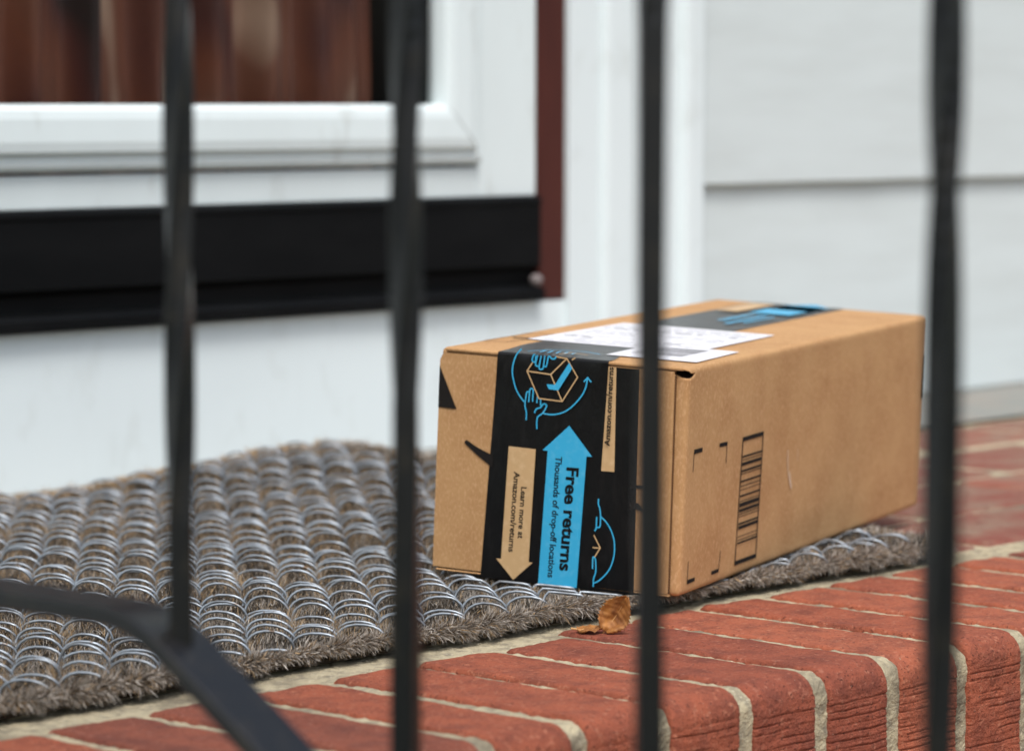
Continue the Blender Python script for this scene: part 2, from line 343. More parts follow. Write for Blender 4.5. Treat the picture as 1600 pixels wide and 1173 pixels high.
# ------------------------------------------------------------------ parcel
BW, BL, BH = .16768, .47007, .14071
RB = Matrix(((0.297166, 0.95482, 0.003286), (-0.953705, 0.296982, -0.047418), (-0.046252, 0.010957, 0.99887)))
parcel = thing('parcel', 'brown cardboard delivery parcel sealed with black printed tape resting on the doormat', 'parcel')
PM = RB.to_4x4(); PM.translation = Vector((.30727, .19118, .010)); parcel.matrix_world = PM
PMI = PM.inverted()
def fr(s, t, o=0): return (-BW + s / mm, -o / mm, t / mm)
def bulge(y, z):
    s = sm(min(y, BL - y) / .08) * sm(min(z, BH - z) / .03)
    return .0012 * s * (.6 + nz(y * 9, z * 12, 0)) - .0008 * math.exp(-((y - .222 + (BH - z) * .02) / .0035) ** 2) * sm(min(z, BH - z) / .01)
def sd_(s, t, o=0): return (o / mm + bulge(s / mm, t / mm), s / mm, t / mm)
def tp(s, t, o=0): return (-BW + s / mm, t / mm, BH + o / mm)
LAY = [0.0]
def lay(): LAY[0] += .012; return LAY[0]
def poly(mb, fc, pts, off, m):
    from mathutils.geometry import tessellate_polygon
    V = [fc(a, b, off) for a, b in pts]
    T = tessellate_polygon([[Vector((a, b, 0)) for a, b in pts]])
    F = []
    for tr in T:
        a, b, c = [Vector(V[i]) for i in tr]; F.append(tuple(tr))
    mb.add(V, F, m)
def smooth_line(P, n=6):
    if len(P) < 3: return P
    out = []
    for i in range(len(P) - 1):
        p0 = P[max(i - 1, 0)]; p1 = P[i]; p2 = P[i + 1]; p3 = P[min(i + 2, len(P) - 1)]
        for k in range(n):
            t = k / n
            out.append(tuple(.5 * (2 * p1[q] + (p2[q] - p0[q]) * t + (2 * p0[q] - 5 * p1[q] + 4 * p2[q] - p3[q]) * t * t + (3 * p1[q] - p0[q] - 3 * p2[q] + p3[q]) * t ** 3) for q in (0, 1)))
    return out + [P[-1]]
def stroke(mb, fc, P, wd, m, base, curve=True, closed=False):
    P = smooth_line(P) if curve else P
    off = base + lay() ; n = len(P); L = []; R = []
    for i in range(n):
        a = P[i - 1] if (i > 0 or closed) else P[i]; b = P[(i + 1) % n] if (i < n - 1 or closed) else P[i]
        d1 = Vector((P[i][0] - a[0], P[i][1] - a[1])); d2 = Vector((b[0] - P[i][0], b[1] - P[i][1]))
        d1 = d1.normalized() if d1.length > 1e-6 else d2.normalized(); d2 = d2.normalized() if d2.length > 1e-6 else d1
        t = (d1 + d2); t = t.normalized() if t.length > .2 else d2
        nn = Vector((-t.y, t.x)); sc = wd / 2 / max(.45, nn.dot(Vector((-d1.y, d1.x))))
        L.append(fc(P[i][0] + nn.x * sc, P[i][1] + nn.y * sc, off)); R.append(fc(P[i][0] - nn.x * sc, P[i][1] - nn.y * sc, off))
    cnt = n if closed else n - 1
    mb.add(L + R, [(i, (i + 1) % n, n + (i + 1) % n, n + i) for i in range(cnt)], m)
def text_geo(s, bold):
    c = bpy.data.curves.new('lettering', 'FONT'); c.body = s; c.size = 1; c.offset = bold; c.resolution_u = 4
    o = bpy.data.objects.new('lettering', c); COL.objects.link(o); dg = bpy.context.evaluated_depsgraph_get(); dg.update()
    me = bpy.data.meshes.new_from_object(o.evaluated_get(dg)); V = [tuple(v.co) for v in me.vertices]; F = [tuple(p.vertices) for p in me.polygons]
    bpy.data.objects.remove(o); bpy.data.curves.remove(c); bpy.data.meshes.remove(me); return V, F
CAPV, _ = text_geo('H', 0); CAP = max(v[1] for v in CAPV)
def lettering(mb, fc, s, p0, p1, p2, m, base, bold=.0):
    V, F = text_geo(s, bold); x0 = min(v[0] for v in V); x1 = max(v[0] for v in V)
    ex = Vector((p1[0] - p0[0], p1[1] - p0[1])); ey = Vector((p2[0] - p0[0], p2[1] - p0[1])); off = base + lay()
    out = []
    for v in V:
        a = (v[0] - x0) / (x1 - x0); b = v[1] / CAP
        out.append(fc(p0[0] + ex.x * a + ey.x * b, p0[1] + ex.y * a + ey.y * b, off))
    mb.add(out, F, m)

# carton body: a rounded box whose front plane sits 1.2 mm behind the closing flap
def notch(o, boxes):
    bm = bmesh.new()
    for (c, sz, rot_) in boxes:
        r = bmesh.ops.create_icosphere(bm, subdivisions=2, radius=1)
        for v in r['verts']:
            k = 1 + .35 * nz(v.co.x * 3 + c[0] * 50, v.co.y * 3, v.co.z * 3)
            v.co = Vector((v.co.x * sz[0] * k, v.co.y * sz[1] * k, v.co.z * sz[2] * k)); v.co.rotate(Matrix.Rotation(rot_, 3, 'Y')); v.co += Vector(c)
    me = bpy.data.meshes.new('cut'); bm.to_mesh(me); bm.free(); me.materials.append(CARD_IN)
    me.materials.clear(); me.materials.append(HOLE_SHADE); c_ = bpy.data.objects.new('cut', me); COL.objects.link(c_); c_.parent = o.parent
    b = o.modifiers.new('notch', 'BOOLEAN'); b.operation = 'DIFFERENCE'; b.object = c_; b.solver = 'EXACT'; b.material_mode = 'TRANSFER'
    dg = bpy.context.evaluated_depsgraph_get(); dg.update()
    new = bpy.data.meshes.new_from_object(o.evaluated_get(dg)); o.modifiers.clear(); old = o.data; o.data = new
    bpy.data.objects.remove(c_)
mb = MB()
nxs, nys, nzs = 14, 36, 12
def cube_face(mb, fn, a, b):
    mb.grid(a, b, fn)
body = bmesh.new(); bmesh.ops.create_cube(body, size=1)
for v in body.verts: v.co = Vector(((v.co.x - .5) * BW, .0024 + (v.co.y + .5) * (BL - .0024), (v.co.z + .5) * BH))
bmesh.ops.bevel(body, geom=list(body.edges), offset=.0034, segments=4, profile=.5, affect='EDGES')
bmesh.ops.subdivide_edges(body, edges=[e for e in body.edges if e.calc_length() > .05], cuts=56, use_grid_fill=True)
for v in body.verts:      # slightly dented, bulging walls
    c = v.co
    if c.x > -.001: c.x += bulge(c.y, c.z)
    if c.z > BH - .001: c.z += .0003 * sm(min(c.y, BL - c.y) / .05) * nz(c.x * 14, c.y * 7, 3)
me = bpy.data.meshes.new('carton'); body.to_mesh(me); body.free()
carton = link('carton', me, [CARD], parcel, smooth=True)
es = carton.modifiers.new('n', 'WEIGHTED_NORMAL') if False else None
notch(carton, [((-.0040, .003, .1368), (.0058, .0080, .0024), .12), ((-.0015, .0, .001), (.0022, .004, .0016), 0), ((-BW + .0012, .003, .0040), (.0034, .0055, .0032), 0)])
for p_ in carton.data.polygons: p_.use_smooth = True
# print on the carton walls
pr = MB()
B0 = .30
def bmcut(mb): return mb
stroke(pr, sd_, [(15.0, 75.9), (15.4, 88.2)], .7, 0, B0, False); poly(pr, sd_, [(15.1, 86.9), (15.1, 89.7), (28.2, 89.7), (28.2, 87.0)], B0 + lay(), 0)
stroke(pr, sd_, [(67.4, 75.6), (67.7, 87.0)], .7, 0, B0, False); poly(pr, sd_, [(55.0, 87.1), (55.2, 89.6), (68.2, 89.4), (68.1, 86.8)], B0 + lay(), 0)
stroke(pr, sd_, [(13.8, 20.8), (13.5, 9.2)], .7, 0, B0, False); poly(pr, sd_, [(13.2, 6.6), (13.2, 9.2), (25.9, 9.3), (25.6, 6.9)], B0 + lay(), 0)
stroke(pr, sd_, [(65.8, 20.5), (65.3, 9.3)], .7, 0, B0, False); poly(pr, sd_, [(53.0, 6.9), (53.2, 9.2), (65.7, 9.3), (65.5, 6.8)], B0 + lay(), 0)
# barcode in its frame, turned on its side
def bq(f, t): return (95.3 + (92.9 - 95.3) * (1 - t) + f * 38.9, 7.2 + t * 82.0)
def brect(f0, f1, t0, t1): poly(pr, sd_, [bq(f0, t0), bq(f1, t0), bq(f1, t1), bq(f0, t1)], B0 + lay(), 0)
brect(0, .035, .032, .968); brect(.965, 1, .032, .968); brect(0, 1, 0, .034); brect(0, 1, .966, 1)
for c_, w_ in [(75.8, 1.2), (73.7, .45), (71.0, 2.1), (66.7, 1.35), (64.8, .5), (60.0, 1.2), (56.9, .6), (54.5, .5), (50.6, 1.2), (47.3, .5), (44.9, 2.6), (41.3, 1.9), (39.1, .5), (37.4, .5), (32.9, 1.2), (30.4, 2.1), (24.7, .5), (22.4, .5), (20.5, 1.2)]:
    t_ = (c_ - 6.5) / 82.; brect(.036, .964, t_ - w_ / 164, t_ + w_ / 164)
stroke(pr, sd_, [(180.5, 72), (182.5, 60), (186, 52), (190, 45.5)], .9, 1, B0); stroke(pr, sd_, [(186, 57), (188.5, 50), (190.3, 45.8)], 1.1, 1, B0); stroke(pr, sd_, [(199, 71), (199.6, 63)], .5, 1, B0)
# long strip of print beyond the back edge of the side and lines on the top
for (a, b) in (([(5.9, 51.8), (7.9, 122.5)]), ([(7.9, 122.5), (23.0, 124.0)]), ([(5.9, 51.8), (21.2, 52.9)]), ([(21.0, 52.9), (23.0, 124.0)]), ([(13, 80.0), (25, 80.5)])):
    stroke(pr, tp, [a, b], .8, 0, .30, False)
poly(pr, tp, [(10.5, 84), (21.5, 84.5), (22, 88.5), (10.7, 88)], .30 + lay(), 0)
poly(pr, sd_, [(462.5, 80), (466.0, 80), (466.0, 112), (464, 112)], .3 + lay(), 0)
n0 = len(carton.data.vertices)
bm = bmesh.new(); bm.from_mesh(carton.data); tmp = bpy.data.meshes.new('tmp'); tmp.from_pydata(pr.V, [], pr.F); tmp.update()
nf0 = len(bm.faces); bm.from_mesh(tmp); bm.faces.ensure_lookup_table()
for q, f_ in enumerate(bm.faces[nf0:]): f_.material_index = 2 + pr.M[q]
while len(carton.data.materials) > 1: carton.data.materials.pop(index=1)
for m_ in (HOLE_SHADE, INK, SCRATCH): carton.data.materials.append(m_)
bm.to_mesh(carton.data); bm.free()
# closing flap with its perforated edge
fl = MB(); L = BW * mm
ztop = 138.2
pts = [(.6, 2.2), (158.5, 1.4)]
y = 1.6; k = 0
while y < ztop - 1.2:
    x = 159.9 + (1.6) * (1 - y / 138)
    pts.append((x, y)); pts.append((x - 1.1, y + .85)); y += 1.7
pts += [(159.2, ztop - .4), (158.6, ztop), (4.5, ztop - .8), (2.2, ztop - 2.0), (.6, ztop - 5)]
n = len(pts); A = [fr(a, b, 0) for a, b in pts]; B = [fr(a, b, -2.5) for a, b in pts]
from mathutils.geometry import tessellate_polygon
T = tessellate_polygon([[Vector((a, b, 0)) for a, b in pts]])
fl.add(A, [tuple(t) for t in T], 0); fl.add(A + B, [(i, (i + 1) % n, n + (i + 1) % n, n + i) for i in range(n)], 1)
# lip of the top panel and of the bottom panel
def lip(t0, t1, s0, s1, proud):
    ns = 40
    prof = [(t0, -2.45), (t0, proud - .3), (t0 + .3, proud), (t1 - .5, proud), (t1, proud - .5), (t1 + .02, -2.0)]
    fl.grid(ns, len(prof), lambda i, j: fr(s0 + (s1 - s0) * i / (ns - 1), prof[j][0] + (.25 * nz(i * .5, 3, t0) if j in (0, 1, 2) else 0), prof[j][1]), 0)
lip(139.0, 140.72, 4.2, 164.2, .35); lip(-.02, .9, 3.0, 162, .1)
# print on the flap: wedge and curved stroke
fp = MB()
poly(fp, fr, [(.7, 129.3), (13.5, 102.7), (.7, 103.0)], .05 + lay(), 0)
sw_ = smooth_line([(20.2, 83.0), (21.6, 83.9), (25.9, 81.5), (31, 79.2), (40.0, 75.9)], 5) + [(40.0, 67.6)] + smooth_line([(36.8, 70.2), (28.9, 75.2), (20.7, 81.3), (19.9, 82.2)], 5)
poly(fp, fr, sw_, .05 + lay(), 0)
poly(fp, fr, [(133, 66.5), (146, 67.0), (144.5, 65.0), (133, 64.4)], .05 + lay(), 0)
poly(fp, fr, [(133, 56.5), (139.5, 55.5), (144.0, 51.0), (133, 52.0)], .05 + lay(), 0)
fl.add(fp.V, fp.F, 2); flap = fl.obj('closing_flap', [CARD, CARD_IN, INK], parcel)

# tapes: strip that climbs the front, folds over the edge and runs along the top
def tape_strip(name, s_fb, s_ft, s_tt, off, t_bottom, t_end, mats, prints=None, ragged=0, edge_r=1.2):
    mb = MB(); path = []
    nseg = 26
    for i in range(nseg + 1):
        path.append(('f', t_bottom + (139.6 - t_bottom) * i / nseg))
    for i in range(1, 7): path.append(('a', i / 7))
    ne = 60
    for i in range(ne + 1): path.append(('t', 1.2 + (t_end - 1.2) * (i / ne) ** 1.3))
    ns = 26
    def P(si, pi):
        kind, q = path[pi]; f = si / (ns - 1)
        if kind == 'f':
            k = (q - t_bottom) / (139.6 - t_bottom); a = s_fb[0] + (s_ft[0] - s_fb[0]) * k; b = s_fb[1] + (s_ft[1] - s_fb[1]) * k
            top = sm((q - 118) / 20); s = a + (b - a) * f
            o = off + .62 * top + .24 * top * nz(s * .11, q * .38, 4)
            return fr(s, q, o)
        if kind == 'a':
            a = s_ft[0]; b = s_ft[1]; s = a + (b - a) * f; ang = q * math.pi / 2; r = edge_r + off
            return fr(s, 139.6 + (r + .05) * math.sin(ang), -edge_r + (r + .62) * math.cos(ang))
        k = (q - 1.2) / (t_end - 1.2); a = s_ft[0] + (s_tt[0] - s_ft[0]) * sm(q / 60); b = s_ft[1] + (s_tt[1] - s_ft[1]) * sm(q / 60)
        s = a + (b - a) * f; return tp(s, q, off + .25 + .06 * nz(s * .08, q * .06, 9))
    mb.grid(ns, len(path), P, 0)
    if prints: prints(mb)
    return mb.obj(name, mats, parcel, smooth=True)
TM = [TAPE, T_BLUE, T_TAN]
PB = .30      # print height above tape plane
def prints1(mb):
    F_ = fr; b = PB
    st_ = lambda P, w=.9, m=1, c=True: stroke(mb, F_, P, w, m, b + .0 + (.90 if max(q[1] for q in P) > 118 else 0), c)
    st_([(59.5, 145.0), (57.2, 144.1), (54.6, 141.4), (52.7, 137.5), (51.6, 132.8), (51.6, 128.2), (52.8, 123.3), (54.7, 118.4), (57.4, 114.5), (60.3, 111.5)][1:])
    st_([(73.1, 105.5), (77.4, 105.1), (81.9, 105.5), (86.8, 107.1), (91.1, 109.8), (95.4, 114.0), (99.2, 118.9), (101.4, 123.7), (102.4, 129.2)])
    st_([(100.0, 127.2), (102.5, 129.9), (105.0, 127.4)], c=False)
    st_([(61.5, 130.7), (77.6, 129.9), (88.0, 140.6), (95.7, 129.6), (86.0, 113.9), (70.2, 114.4), ], .8, 2, False)
    st_([(70.2, 114.4), (61.5, 130.7)], .8, 2, False)
    st_([(61.5, 130.7), (65.0, 136.3)], .8, 2, False); st_([(88.0, 140.6), (83.5, 140.9), (80.5, 141.4)], .8, 2, False); st_([(77.6, 129.9), (86.0, 113.9)], .8, 2, False); st_([(91.6, 140.0), (93.6, 141.6)], .8, 2, False)
    poly(mb, F_, [(89.8, 138.2), (91.9, 134.8), (83.2, 120.5), (76.7, 120.7), (75.1, 123.7), (80.8, 123.8)], b + .92 + lay() + .05, 1)
    st_([(66.5, 141.6), (65.2, 140.3), (64.7, 137.8), (65.5, 136.8), (67.0, 136.7)]); st_([(68.2, 141.2), (67.1, 135.9), (67.6, 134.5), (69.1, 134.3)]); st_([(67.0, 136.7), (67.1, 140.5)])
    st_([(70.7, 141.0), (69.6, 133.8), (70.2, 132.6), (71.7, 132.7), (72.4, 134.1), (73.2, 141.2)]); st_([(72.5, 135.0), (73.6, 134.4), (74.6, 135.2), (75.5, 140.4), (76.3, 141.2), (77.3, 140.2), (78.7, 139.6), (80.2, 140.1), (80.7, 141.4)])
    st_([(61.8, 100.1), (61.8, 104.7), (60.6, 109.7), (61.4, 116.6), (62.1, 117.8), (63.6, 117.8)]); st_([(63.5, 111.5), (63.9, 118.7), (64.7, 120.0), (66.2, 120.0)]); st_([(66.1, 112.0), (66.3, 119.8)])
    st_([(68.6, 111.3), (68.9, 115.4)]); st_([(71.1, 114.0), (71.3, 109.7)])
    st_([(67.5, 105.0), (67.8, 106.6), (69.3, 108.1), (71.2, 108.7), (72.7, 110.7), (74.1, 111.3), (75.2, 110.5), (75.0, 109.1), (72.9, 105.4), (69.4, 102.2), (69.4, 95.2)])
    poly(mb, F_, [(91.2, 99.2), (107.4, 81.4), (103.6, 81.2), (100.6, -1.0), (74.4, -1.0), (77.3, 82.3), (73.8, 82.5)], b + lay(), 1)
    poly(mb, F_, [(50.7, 82.8), (69.2, 82.6), (67.4, 11.7), (70.1, 11.5), (57.3, -.6), (45.0, 11.6), (48.4, 11.7)], b + lay(), 2)
    lettering(mb, F_, 'Free returns', (90.9, 73.4), (88.7, 8.6), (98.6, 73.6), 0, b + .05, .034)
    lettering(mb, F_, 'Thousands of drop-off locations', (83.1, 79.5), (80.8, 3.5), (87.2, 79.4), 0, b + .05, .022)
    lettering(mb, F_, 'Learn more at', (60.4, 58.3), (59.4, 25.8), (64.1, 58.3), 0, b + .05, .024)
    lettering(mb, F_, 'Amazon.com/returns', (55.2, 67.4), (53.4, 16.7), (59.0, 67.4), 0, b + .05, .024)
    # same artwork repeats along the top of the parcel
    tb = .52
    poly(mb, tp, [(61, 466), (75.5, 450), (72.5, 450), (72.5, 370), (92, 370), (92, 450), (95, 450)][0:1] + [(98.5, 448), (95, 448), (95, 372), (66, 372), (66, 448), (62, 448), (80.5, 468)][0:7] if False else [(80.5, 470), (99.5, 448), (95.5, 448), (95.5, 372), (64.5, 372), (64.5, 448), (60.5, 448)], tb + lay(), 1)
    poly(mb, tp, [(41, 446), (57.5, 446), (56.5, 370), (40, 370)], tb + lay(), 2)
    lettering(mb, tp, 'Free returns', (69, 358), (69, 298), (78, 358), 1, tb, .03); lettering(mb, tp, 'Easy drop-off', (84, 352), (84, 268), (90, 352), 1, tb, .02) if False else None
    stroke(mb, tp, [(84, 356), (84, 276)], 3.6, 1, tb, False); stroke(mb, tp, [(92, 350), (92, 290)], 2.4, 1, tb, False)
    for a in range(5): stroke(mb, tp, [(66 + a * 5, 6 + a), (64 + a * 5, 20)], 1.3, 1, tb, True)
    stroke(mb, tp, smooth_line([(58, 5), (66, 24), (84, 30), (100, 22)]), 1.2, 1, tb, False)
    stroke(mb, tp, [(80, 3), (82, 18), (96, 12)], 1.0, 2, tb, False)
def prints2(mb):
    b = -.01 + PB * .5
    poly(mb, fr, [(108.5, 137.4), (120.6, 137.6), (122.2, 73.3), (106.8, 73.0)], .155, 2)
    lettering(mb, fr, 'Amazon.com/returns', (118.7, 88.9), (119.1, 137.6), (115.3, 89.0), 0, .158, .026)
    st_ = lambda P, w=.9, m=1, c=True: stroke(mb, fr, P, w, m, .155, c)
    st_([(112.9, 55.9), (112.9, 52.7), (114.1, 49.6), (114.7, 45.1), (114.6, 39.0), (113.1, 38.2), (112.2, 38.8), (112.2, 44.6)]); st_([(112.2, 38.8), (111.8, 36.5), (111, 35.8)])
    st_([(114.7, 45.1), (119.1, 41.5), (122.8, 35.8), (124.7, 29.5), (124.8, 22.1), (122.9, 14.6), (119.6, 9.4), (115.4, 5.2), (111.8, 3.2)])
    st_([(110.8, 12), (110.8, 19.0), (112.0, 19), (112.7, 16.8), (113.0, 10.3), (111.8, 6.0), (111.8, 1.0)])
    st_([(110.7, 33.2), (115.4, 25.6), (111.9, 19.6)], .8, 2, False); st_([(110.3, 25.3), (115.2, 25.5)], .8, 2, False)
tape_strip('packing_tape', (34.2, 110.9), (40.6, 115.6), (34.5, 104), .19, -1.5, 466, TM, prints1)
# second length of tape under the first, only on the front
mb = MB(); mb.grid(20, 30, lambda i, j: fr((100 + 38.6 * i / 19) - 2.4 * (j / 29), -1.5 + 139.2 * j / 29, .10 + (.0 if j < 28 else 0)), 0); prints2(mb)
mb.obj('under_tape', TM, parcel, smooth=True)
# shipping labels
lb = MB()
def lab(pts, h0):
    n = len(pts); V = [tp(a, b, h0) for a, b in pts] + [tp(a, b, h0 - .12) for a, b in pts]; lb.add(V, [tuple(range(n))] + [(i, (i + 1) % n, n + (i + 1) % n, n + i) for i in range(n)], 0)
lab([(22.5, 83.0), (137.0, 119.0), (137.0, 232.3), (26.0, 232.3)][0:1] + [(136.5, 83.0), (136.5, 232.3), (26.0, 232.3)][0:3], .74)
lab([(100.5, 30.5), (161.0, 30.5), (158.5, 109.0), (98.5, 110.5)], .92)
lk = MB(); random.seed(3)
for r in range(14):
    t0 = 92 + r * 9.6; s = 30.0
    if r in (5, 9): continue
    while s < 128:
        e = s + random.uniform(4, 16)
        if random.random() < .85: poly(lk, tp, [(s, t0), (min(e, 130), t0), (min(e, 130), t0 + (3.6 if r in (3, 10) else 1.6)), (s, t0 + (3.6 if r in (3, 10) else 1.6))], .77 + lay() * .02, 0)
        s = e + 3
for q in range(26):
    a = 52 + q * 1.9
    poly(lk, tp, [(108, a), (142, a), (142, a + random.choice([.5, .8, 1.2])), (108, a + .6)], .94 + lay() * .01, 0)
lb.add(lk.V, lk.F, 1); lb.obj('shipping_label', [LABEL, LINK], parcel)

# ------------------------------------------------------------------ doormat
matt = thing('doormat', 'grey coir doormat woven with galvanised wire coils lying before the door', 'doormat', (0.1, .5, 0))
def MT(o): o.parent = matt; o.matrix_parent_inverse = Matrix.Translation((-.1, -.5, 0)); return o
VN, VF, UA = .215, .872, -.47
def uedge(v): return .628 + .075 * (v - VN) / (VF - VN)
def lift(a, b):
    """vectorised lift of the mat above the bricks"""
    s1 = np.clip((a - .30) / .38, 0, 1); s2 = np.clip((b - .50) / .37, 0, 1); s1 = s1 * s1 * (3 - 2 * s1); s2 = s2 * s2 * (3 - 2 * s2)
    w = .0012 * np.sin(a * 17 + 1.3) * np.sin(b * 13 + .4) + .0008 * np.sin(a * 41 + b * 23)
    return .0165 * s1 * s2 + w + .0012
ninv = np.array(PMI)[:3, :3]; tinv = np.array(PMI)[:3, 3]; Rm = np.array(PM)
def clampbox(P):
    """press whatever lies beneath the parcel down to its underside"""
    Lc = P @ ninv.T + tinv
    df = np.maximum(-Lc[:, 1], 0); dx = np.maximum(np.maximum(Lc[:, 0], -BW - Lc[:, 0]), 0); dd = np.sqrt(df * df + dx * dx)
    top = -.0014 + .11 * df + .75 * dx          # the pile rises again gradually around the pressed footprint
    ins = (dd < .10) & (Lc[:, 1] < BL + .001) & (Lc[:, 2] > top)
    d = np.where(ins, Lc[:, 2] - top, 0)
    Q = P.copy(); Q[:, 2] -= d / Rm[2, 2]; return Q
# wire coils, one part per row
ROW = .0193; NROW = int((VF - VN - .016) / ROW) + 1; PT = .0345
for r in range(NROW):
    vb = VN + .0130 + r * ROW; ph = math.pi * (r % 2)
    nturn = int((uedge(vb) - UA - .03) / PT); SEG = 18
    N = nturn * SEG + 1; t = np.arange(N) / SEG
    turn = np.floor(t).astype(int)
    jr = RNG.normal(0, 1, nturn + 2); jz = RNG.normal(0, 1, nturn + 2); jl = RNG.normal(0, 1, nturn + 2)
    def it(j): f = t - turn; f = f * f * (3 - 2 * f); return j[turn] * (1 - f) + j[np.minimum(turn + 1, nturn + 1)] * f
    a = UA + .015 + PT * t + PT * ph / (2 * math.pi) + .0011 * it(jl)
    w = 2 * np.pi * t
    c, s = np.cos(w), np.sin(w)
    rv = .0112 * (1 + .07 * it(jr)); rz = .0088 * (1 + .17 * it(jz))
    flat = np.sign(c) * np.abs(c) ** .85
    P = np.stack([a - .0006 * np.sin(2 * w), vb + rv * flat, .0066 + rz * np.sign(s) * np.abs(s) ** .8], 1)
    P[:, 2] += lift(P[:, 0], P[:, 1]) * np.ones(N); P[:, 2] += .0010 * it(RNG.normal(0, 1, nturn + 2))
    P[:, 1] += .0016 * np.sin(P[:, 0] * 23 + r * .35) + .0011 * np.sin(P[:, 0] * 61 + r * .8)
    P[:, 2] -= .0034 * np.clip(np.sin(P[:, 0] * 47 + vb * 90) * np.sin(vb * 61 - P[:, 0] * 29) - .25, 0, 1)
    P[:, 2] = np.maximum(P[:, 2], .0012)
    P = P[(P[:, 0] < uedge(vb) - .008)]
    P = clampbox(P); N = len(P)
    T = np.gradient(P, axis=0); T /= np.linalg.norm(T, axis=1)[:, None] + 1e-9
    up_ = np.array([.3, .2, 1.]); A = np.cross(T, up_); A /= np.linalg.norm(A, axis=1)[:, None] + 1e-9; B = np.cross(T, A)
    K = 6; rad = .00086
    ang = np.arange(K) * 2 * np.pi / K
    V = (P[:, None, :] + rad * (np.cos(ang)[None, :, None] * A[:, None, :] + np.sin(ang)[None, :, None] * B[:, None, :])).reshape(-1, 3)
    F = [(i * K + k, i * K + (k + 1) % K, (i + 1) * K + (k + 1) % K, (i + 1) * K + k) for i in range(N - 1) for k in range(K)]
    MT(pymesh('wire_coil', V, F, WIRE, None, True))
# fibre floor
mb = MB()
na, nb = 200, 110
aa, bb = np.meshgrid(np.linspace(0, 1, na), np.linspace(0, 1, nb)); bv = VN + .004 + (VF - VN - .008) * bb; av = UA + (np.vectorize(uedge)(bv) - .006 - UA) * aa
zz = .0062 + lift(av, bv) + RNG.normal(0, .0007, av.shape)
Pg = clampbox(np.stack([av.ravel(), bv.ravel(), zz.ravel()], 1)); Pg[:, 2] = np.maximum(Pg[:, 2] - .0006, .0015)
mb.V = [tuple(q) for q in Pg]; mb.F = [(j * na + i, j * na + i + 1, (j + 1) * na + i + 1, (j + 1) * na + i) for j in range(nb - 1) for i in range(na - 1)]; mb.M = [0] * len(mb.F)
# rim down to the bricks
ring = [j * na for j in range(nb)][::-1] + list(range(1, na)) + [j * na + na - 1 for j in range(1, nb)] + [(nb - 1) * na + i for i in range(na - 2, -1, -1)]
Vr = [mb.V[i] for i in ring]; mb.add(Vr + [(x, y, max(.0006, z - .011)) for x, y, z in Vr], [(i, i + 1, len(Vr) + i + 1, len(Vr) + i) for i in range(len(Vr) - 1)])
MT(mb.obj('coir_backing', COIRB, None, smooth=True))
def fibres(name, P, D, Ln, wd, mi, clamp=True, stiff=.26):
    """tapered bent ribbons: roots P, directions D (unit), lengths, widths, material index"""
    n = len(P); side = np.cross(D, RNG.normal(0, 1, (n, 3))); side /= np.linalg.norm(side, axis=1)[:, None] + 1e-9
    bend = RNG.normal(0, stiff, (n, 3)); bend[:, 2] -= .06
    m1 = P + D * (Ln * .5)[:, None]; tip = P + (D + bend * .6) * Ln[:, None]
    w2 = side * (wd * .5)[:, None]
    V = np.empty((n, 5, 3)); V[:, 0] = P - w2; V[:, 1] = P + w2; V[:, 2] = m1 + w2 * .8; V[:, 3] = m1 - w2 * .8; V[:, 4] = tip
    V = V.reshape(-1, 3)
    if clamp: V = clampbox(V)
    V[:, 2] = np.maximum(V[:, 2], .0004)
    me = bpy.data.meshes.new(name); me.vertices.add(len(V)); me.vertices.foreach_set('co', V.ravel())
    base = (np.arange(n) * 5)[:, None]
    loops = (base + np.array([0, 1, 2, 3, 3, 2, 4])).ravel(); me.loops.add(len(loops)); me.loops.foreach_set('vertex_index', loops)
    me.polygons.add(2 * n); st = np.empty(2 * n, int); st[0::2] = np.arange(n) * 7; st[1::2] = np.arange(n) * 7 + 4
    me.polygons.foreach_set('loop_start', st); 
    for m in FIB: me.materials.append(m)
    me.polygons.foreach_set('material_index', np.repeat(mi, 2)); me.update(calc_edges=True); me.validate()
    o = bpy.data.objects.new(name, me); COL.objects.link(o); return MT(o)
NF = 230000
b = RNG.uniform(VN + .004, VF - .004, NF); a = UA + RNG.uniform(0, 1, NF) * (VF * 0 + .628 + .075 * (b - VN) / (VF - VN) - .004 - UA)
def pat(a, b, s, seed): # cheap smooth noise
    r = 0
    g_ = np.random.default_rng(seed)
    for k in range(7):
        th = g_.uniform(0, 6.28); f = s * g_.uniform(.6, 1.6); r = r + np.sin(a * f * math.cos(th) + b * f * math.sin(th) + g_.uniform(0, 6.28))
    return r / 3.2
tuft = pat(a, b, 230, 5); big = pat(a, b, 34, 8); tone = pat(a, b, 60, 9)
D = np.stack([RNG.normal(0, .42, NF), RNG.normal(-.1, .42, NF), np.full(NF, 1.)], 1); D /= np.linalg.norm(D, axis=1)[:, None]
Ln = .0046 + .0026 * np.clip(tuft, -1, 1.6) + .0018 * np.clip(big, -1, 1) + RNG.exponential(.0011, NF); Ln = np.clip(Ln, .0025, .015)
keep = RNG.uniform(0, 1, NF) < np.clip(.72 + .35 * tuft, .3, 1)
rr = RNG.uniform(0, 1, NF)
near = np.clip(1 - (b - VN) / .30, 0, 1)
pt_ = .16 + .22 * np.clip(tone, 0, 1) - .1 * near; pg = .26 + .30 * near
mi = np.where(rr < pt_, 2, np.where(rr < pt_ + pg, 1, np.where(rr < pt_ + pg + .05 + .10 * near, 3, np.where(rr < pt_ + pg + .05 + .10 * near + .22, 4, 0))))
P = np.stack([a, b, .0050 + lift(a, b)], 1)
